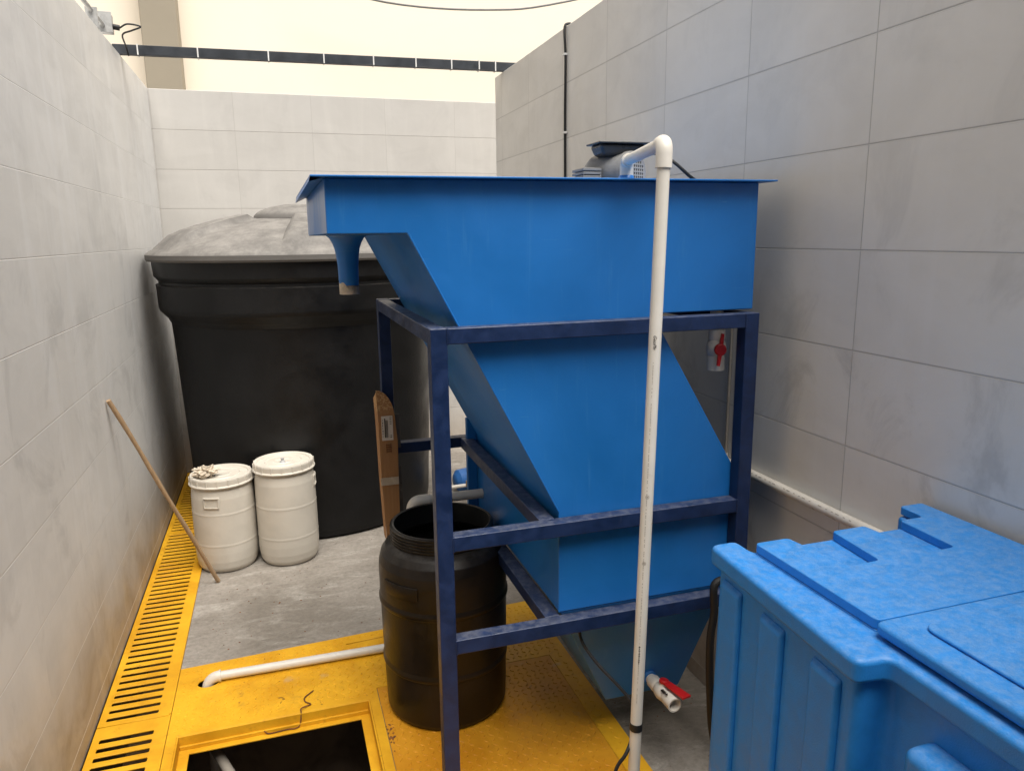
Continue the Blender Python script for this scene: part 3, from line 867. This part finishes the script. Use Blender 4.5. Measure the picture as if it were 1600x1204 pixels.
# ------------------------------------------------------------------ blue bin
bn = thing('insulated_bin', (1.28, .7, 0), 'large blue moulded plastic bin with two flat lids against the right wall', 'bin')
foot = [(.968, 1.472), (.934, .955), (1.003, .950), (1.003, .45), (.934, .445), (.934, -.10), (1.615, -.10), (1.622, 1.472)]
rim = [(.950, 1.486), (.916, .940), (.990, .932), (.990, .468), (.916, .460), (.916, -.115), (1.628, -.115), (1.634, 1.486), (1.548, 1.486), (1.548, 1.408), (1.050, 1.408), (1.050, 1.486)]
rim = [(.974, 1.486), (.936, .952), (1.006, .946), (1.006, .455), (.936, .448), (.936, -.115), (1.628, -.115), (1.634, 1.486), (1.548, 1.486), (1.548, 1.408), (1.050, 1.408), (1.050, 1.486)]
foot = [(p[0]+.018 if p[0] < 1.1 else p[0]-.01, p[1]) for p in [(.976, 1.472), (.936, .966), (1.006, .960), (1.006, .44), (.936, .434), (.936, -.10), (1.628, -.10), (1.632, 1.472)]]
fr_ = round_poly(foot, .022)
ftap = [(1.28+(x-1.28)*1.05, .7+(y-.7)*1.012) for x, y in fr_]
ftap = [(max(x, .0) if x < 1.28 else min(x, 1.645), y) for x, y in ftap]
bm = bmesh.new(); prism(bm, fr_, 0.02, 1.131, ftap); body = obj('body', bm, 'bin_blue', bn, bevel=.008, seg=3)
bm = bmesh.new(); prism(bm, round_poly(rim, .022), 1.1315, 1.18); obj('rim', bm, 'bin_blue', bn, bevel=.012, seg=4)
# raised ribs on the side panel (one per panel)
def side_x(y, z):
    t = (1.472-y)/(1.472-.966)
    x = .994 + (.954-.994)*t
    k = (1.131-z)/1.111
    return x + ((1.28+(x-1.28)*1.05) - x)*k
def rib(ya, yb, z0, z1, out=.013):
    bm = bmesh.new()
    vs = []
    for z, ins in ((z0, 0), (z1, 0)):
        for y, o in ((ya, .002), (ya-.008, -out), (yb+.008, -out), (yb, .002)):
            vs.append(bm.verts.new((side_x(y, z)+o, y, z - (.014 if z == z1 and o < 0 else 0))))
    for f in ((0,1,2,3),(7,6,5,4),(0,4,5,1),(1,5,6,2),(2,6,7,3),(3,7,4,0)): bm.faces.new([vs[i] for i in f])
    return obj('rib', bm, 'bin_blue', bn, bevel=.008, seg=4)
for ya, yb in ((1.445, 1.352), (1.275, 1.182), (1.095, 1.000)): rib(ya, yb, .12, 1.113)
obj('grip', B(.962, 1.035, .60, .868, .70, 1.072), 'bin_blue', bn, bevel=.022, seg=4)
# rear lid
bm = bmesh.new(); prism(bm, rect(1.046, 1.600, 1.024, 1.404), 1.150, 1.184)
ld = obj('lid', bm, 'bin_blue', bn, bevel=.004, label='rear lid with two open channels at its far edge')
out = [(1.046, 1.022), (1.628, 1.022), (1.632, 1.484), (1.556, 1.484), (1.553, 1.405), (1.478, 1.405), (1.470, 1.235), (1.388, 1.232), (1.368, 1.405), (1.268, 1.405), (1.252, 1.235), (1.165, 1.232), (1.140, 1.405), (1.046, 1.405)]
bm = bmesh.new(); prism(bm, round_poly(out, .012, 3), 1.1845, 1.206)
obj('top_panel', bm, 'bin_blue', ld, bevel=.009, seg=4)
# front lid
bm = bmesh.new(); prism(bm, round_poly([(1.030, 1.016), (1.625, 1.016), (1.622, -.09), (1.030, -.09)], .02), 1.186, 1.212)
l2 = obj('lid', bm, 'bin_blue', bn, bevel=.010, seg=4, label='front lid with a raised inner panel')
bm = bmesh.new(); prism(bm, round_poly([(1.090, .965), (1.56, .965), (1.56, -.03), (1.090, -.03)], .03), 1.2125, 1.220)
obj('raised_panel', bm, 'bin_blue', l2, bevel=.006, seg=3)

# ------------------------------------------------------------------ wall services
wp = thing('wall_pipe', (1.636, 2.3, 1.055), 'white plastic pipe running low along the right tiled wall', 'pipe')
bm = bmesh.new(); tube(bm, [(1.640, .9, 1.058), (1.640, 2.41, 1.050)], .0170, 24); obj('pipe', bm, 'pvc', wp, smooth=50)
bm = bmesh.new(); tube(bm, [(1.636, 2.38, 1.050)] + arc((1.636, 2.40, 1.050), (1.636, 2.43, 1.05), (1.636, 2.43, 1.08), 8), .0205, 24); obj('elbow', bm, 'pvc', wp, smooth=50)
bm = bmesh.new(); tube(bm, [(1.650, 2.43, 1.06), (1.650, 2.425, 1.75)], .0055, 10); obj('riser', bm, 'pvc_inside', wp, smooth=50)
bm = bmesh.new()
for k in range(26):
    z = 1.052; y = 1.62 + k*.026
    if k % 7 == 3: continue
    L = .008 if k % 3 else .016
    c = Vector((1.636, y, 1.0545)); dirn = Vector((-1, 0, .6)).normalized()
    p = c + Vector((.004, 0, 0)) + dirn*.0173; t_ = Vector((.6, 0, 1)).normalized()
    vs = [bm.verts.new(q) for q in (p - t_*.0013, p + t_*.0013, p + t_*.0013 + Vector((0, L, 0)), p - t_*.0013 + Vector((0, L, 0)))]
    bm.faces.new(vs)
obj('printing', bm, 'ink_soft', wp)

vc = thing('wall_cable', (1.655, 4.15, 2.2), 'thin black cable clipped vertically to the right tiled wall', 'cable')
bm = bmesh.new(); tube(bm, smoothpath([(1.72, 4.17, 3.085), (1.675, 4.16, 3.09), (1.650, 4.155, 3.06), (1.650, 4.14, 2.9), (1.651, 4.15, 2.6), (1.651, 4.148, 2.2), (1.651, 4.15, 1.2), (1.651, 4.15, .1)], 6), .0075, 10); obj('cable', bm, 'rubber', vc, smooth=60)
for z in (2.925, 2.505):
    obj('clip', B(1.640, 1.6595, 4.132, 4.166, z-.006, z+.006), 'tie', vc, bevel=.002)

tr = thing('cable_tray', (.4, 5.45, 3.08), 'dark grey metal bar with white zip ties spanning between the wall tops', 'bar')
bm = bmesh.new()
P0, P1 = Vector((-.86, 5.50, 3.108)), Vector((1.76, 5.37, 3.108))
def along(t): return P0.lerp(P1, t)
q = (P1-P0).normalized(); side = Vector((-q.y, q.x, 0))
vs = []
for p in (P0, P1):
    for a, b in ((-1, -1), (1, -1), (1, 1), (-1, 1)): vs.append(bm.verts.new(p + side*.02*a + Vector((0, 0, .030*b))))
for f in ((0,1,2,3),(7,6,5,4),(0,4,5,1),(1,5,6,2),(2,6,7,3),(3,7,4,0)): bm.faces.new([vs[i] for i in f])
obj('bar', bm, 'tray', tr, bevel=.003)
for t in (.055, .19, .355, .49, .615, .725, .82, .895, .94):
    p = along(t)
    bm = bmesh.new(); box(bm, p.x-.004, p.x+.004, p.y-.0235, p.y+.0235, p.z-.0345, p.z+.0345); obj('zip_tie', bm, 'tie', tr)
bm = bmesh.new()
pp = []
for i in range(41):
    t = i/40; p = along(.02 + .94*t)
    pp.append(p + Vector((0, -.024, -.029 - .007*abs(sin(t*pi*6.5)))))
tube(bm, pp, .0032, 8); obj('cable', bm, 'rubber', tr, smooth=60)

jb = thing('junction_box', (-.84, 5.2, 3.08), 'small grey metal junction box with conduit on top of the left wall', 'junction box')
obj('box', B(-.885, -.80, 5.16, 5.23, 3.13, 3.235), 'galv', jb, bevel=.004)
obj('cover', B(-.890, -.795, 5.150, 5.1585, 3.125, 3.240), 'galv', jb, bevel=.003)
bm = bmesh.new(); tube(bm, [(-.845, 5.149, 3.165), (-.845, .5, 3.165)], .0125, 12); obj('conduit', bm, 'galv', jb, smooth=50)
bm = bmesh.new(); tube(bm, [(-.80, 5.2, 3.17), (-.765, 5.2, 3.165)], .016, 12); obj('gland', bm, 'rubber', jb, smooth=50)
bm = bmesh.new(); tube(bm, smoothpath([(-.765, 5.2, 3.165), (-.72, 5.2, 3.19), (-.65, 5.2, 3.18), (-.70, 5.2, 3.155), (-.76, 5.25, 3.14), (-.77, 5.4, 3.11), (-.77, 5.47, 3.07)], 6), .005, 8); obj('cable', bm, 'rubber', jb, smooth=60)
for y in (4.85, 3.6, 2.4):
    obj('clamp', B(-.875, -.815, y-.006, y+.006, 3.076, 3.18), 'galv', jb)

# ------------------------------------------------------------------ blue pump glimpsed behind
pm = thing('water_pump', (1.33, 5.3, 0), 'small blue water pump with white pipe glimpsed behind the tank', 'pump')
bm = bmesh.new()
lathe(bm, [(0, -.14), (.05, -.135), (.082, -.11), (.088, 0), (.085, .10), (.05, .12), (0, .125)], (1.34, 5.32, .10), 32, axis=Vector((1, .2, 0))); obj('casing', bm, plastic('pump_blue', (.03, .13, .38), .4), pm, smooth=40)
obj('foot', B(1.24, 1.44, 5.26, 5.38, 0, .02), 'rubber', pm, bevel=.004)
bm = bmesh.new(); tube(bm, [(1.12, 5.16, .10), (1.45, 5.18, .10)], .0135, 14); pw = obj('pipe', bm, 'pvc', pm, smooth=50)
bm = bmesh.new(); lathe(bm, [(0, -.025), (.018, -.022), (.018, .02), (0, .025)], (1.275, 5.15, .12), 14); obj('tap', bm, 'brass', pm, smooth=40)
bm = bmesh.new(); tube(bm, smoothpath([(1.2, 5.05, .09), (1.27, 5.02, .03), (1.36, 5.03, .03), (1.5, 5.1, .1)], 6), .008, 8); obj('hose', bm, 'rubber', pm, smooth=60)

# dark hose looping up in the gap behind the bin corner
bm = bmesh.new()
tube(bm, smoothpath([(1.42, 1.97, .03), (1.33, 1.95, .22), (1.305, 1.95, .42), (1.298, 1.95, .60), (1.308, 1.95, .70), (1.31, 1.955, .80), (1.38, 1.96, .78), (1.43, 1.97, .6), (1.45, 1.97, .3)], 8), .013, 14)
tag(obj('black_hose', bm, 'barrel_inside', loc=(1.35, 1.95, 0), smooth=60), 'black hose looping up between the tank stand and the blue bin', 'hose')

# loose dirt
bm = bmesh.new()
rd = random.Random(12)
def speck(x, y, z, s_):
    vs = bmesh.ops.create_icosphere(bm, subdivisions=1, radius=s_)['verts']
    for v_ in vs: v_.co = Vector((v_.co.x*rd.uniform(.6, 1.5), v_.co.y*rd.uniform(.6, 1.5), v_.co.z*.5)) + Vector((x, y, z))
for _ in range(70): speck(rd.uniform(-.5, .6), rd.uniform(3.5, 4.7), .001, rd.uniform(.0015, .0045))
for _ in range(60): speck(rd.uniform(-.5, 1.1), rd.uniform(2.9, 3.38), .0095, rd.uniform(.001, .0028))
for _ in range(40): speck(rd.gauss(.31, .008), rd.gauss(2.62, .03), .009, rd.uniform(.0015, .005))
for _ in range(14): speck(rd.uniform(1.22, 1.6), rd.uniform(2.0, 2.6), .001, rd.uniform(.0015, .004))
tag(obj('loose_dirt', bm, 'rust', loc=(0, 3, 0)), 'loose dirt and grit scattered over floor and deck', 'dirt', kind='stuff')

# ------------------------------------------------------------------ light
w = bpy.data.worlds.new('World'); scene.world = w; w.use_nodes = True
nt = w.node_tree; nt.nodes.clear()
sky = nt.nodes.new('ShaderNodeTexSky'); sky.sky_type = 'NISHITA'; sky.sun_disc = False
SE, SA = radians(66), radians(160)     # elevation, azimuth (clockwise from +Y)
sky.sun_elevation = SE; sky.sun_rotation = SA; sky.dust_density = 5.; sky.air_density = 1.; sky.altitude = 0
mx = nt.nodes.new('ShaderNodeMix'); mx.data_type = 'RGBA'; mx.blend_type = 'MIX'; mx.inputs[0].default_value = .82
bwn = nt.nodes.new('ShaderNodeRGBToBW'); tint = nt.nodes.new('ShaderNodeMix'); tint.data_type = 'RGBA'; tint.blend_type = 'MULTIPLY'; tint.inputs[0].default_value = 1.
tint.inputs[7].default_value = (1.0, .97, .92, 1)
bg = nt.nodes.new('ShaderNodeBackground'); bg.inputs[1].default_value = .15
wo = nt.nodes.new('ShaderNodeOutputWorld')
nt.links.new(sky.outputs[0], bwn.inputs[0]); nt.links.new(bwn.outputs[0], tint.inputs[6])
nt.links.new(sky.outputs[0], mx.inputs[6]); nt.links.new(tint.outputs[2], mx.inputs[7])
nt.links.new(mx.outputs[2], bg.inputs[0]); nt.links.new(bg.outputs[0], wo.inputs[0])
sl = bpy.data.lights.new('sun', 'SUN'); sl.energy = 5.; sl.angle = radians(50); sl.color = (1., .955, .885)
so = bpy.data.objects.new('sun', sl); COL.objects.link(so)
sd = Vector((sin(SA)*cos(SE), cos(SA)*cos(SE), sin(SE)))
so.rotation_euler = sd.to_track_quat('Z', 'Y').to_euler(); so.location = sd*10

scene.view_settings.view_transform = 'Standard'; scene.view_settings.look = 'None'
scene.view_settings.exposure = 0; scene.view_settings.gamma = 1
scene.render.engine = 'CYCLES'
scene.cycles.max_bounces = 6; scene.cycles.diffuse_bounces = 3
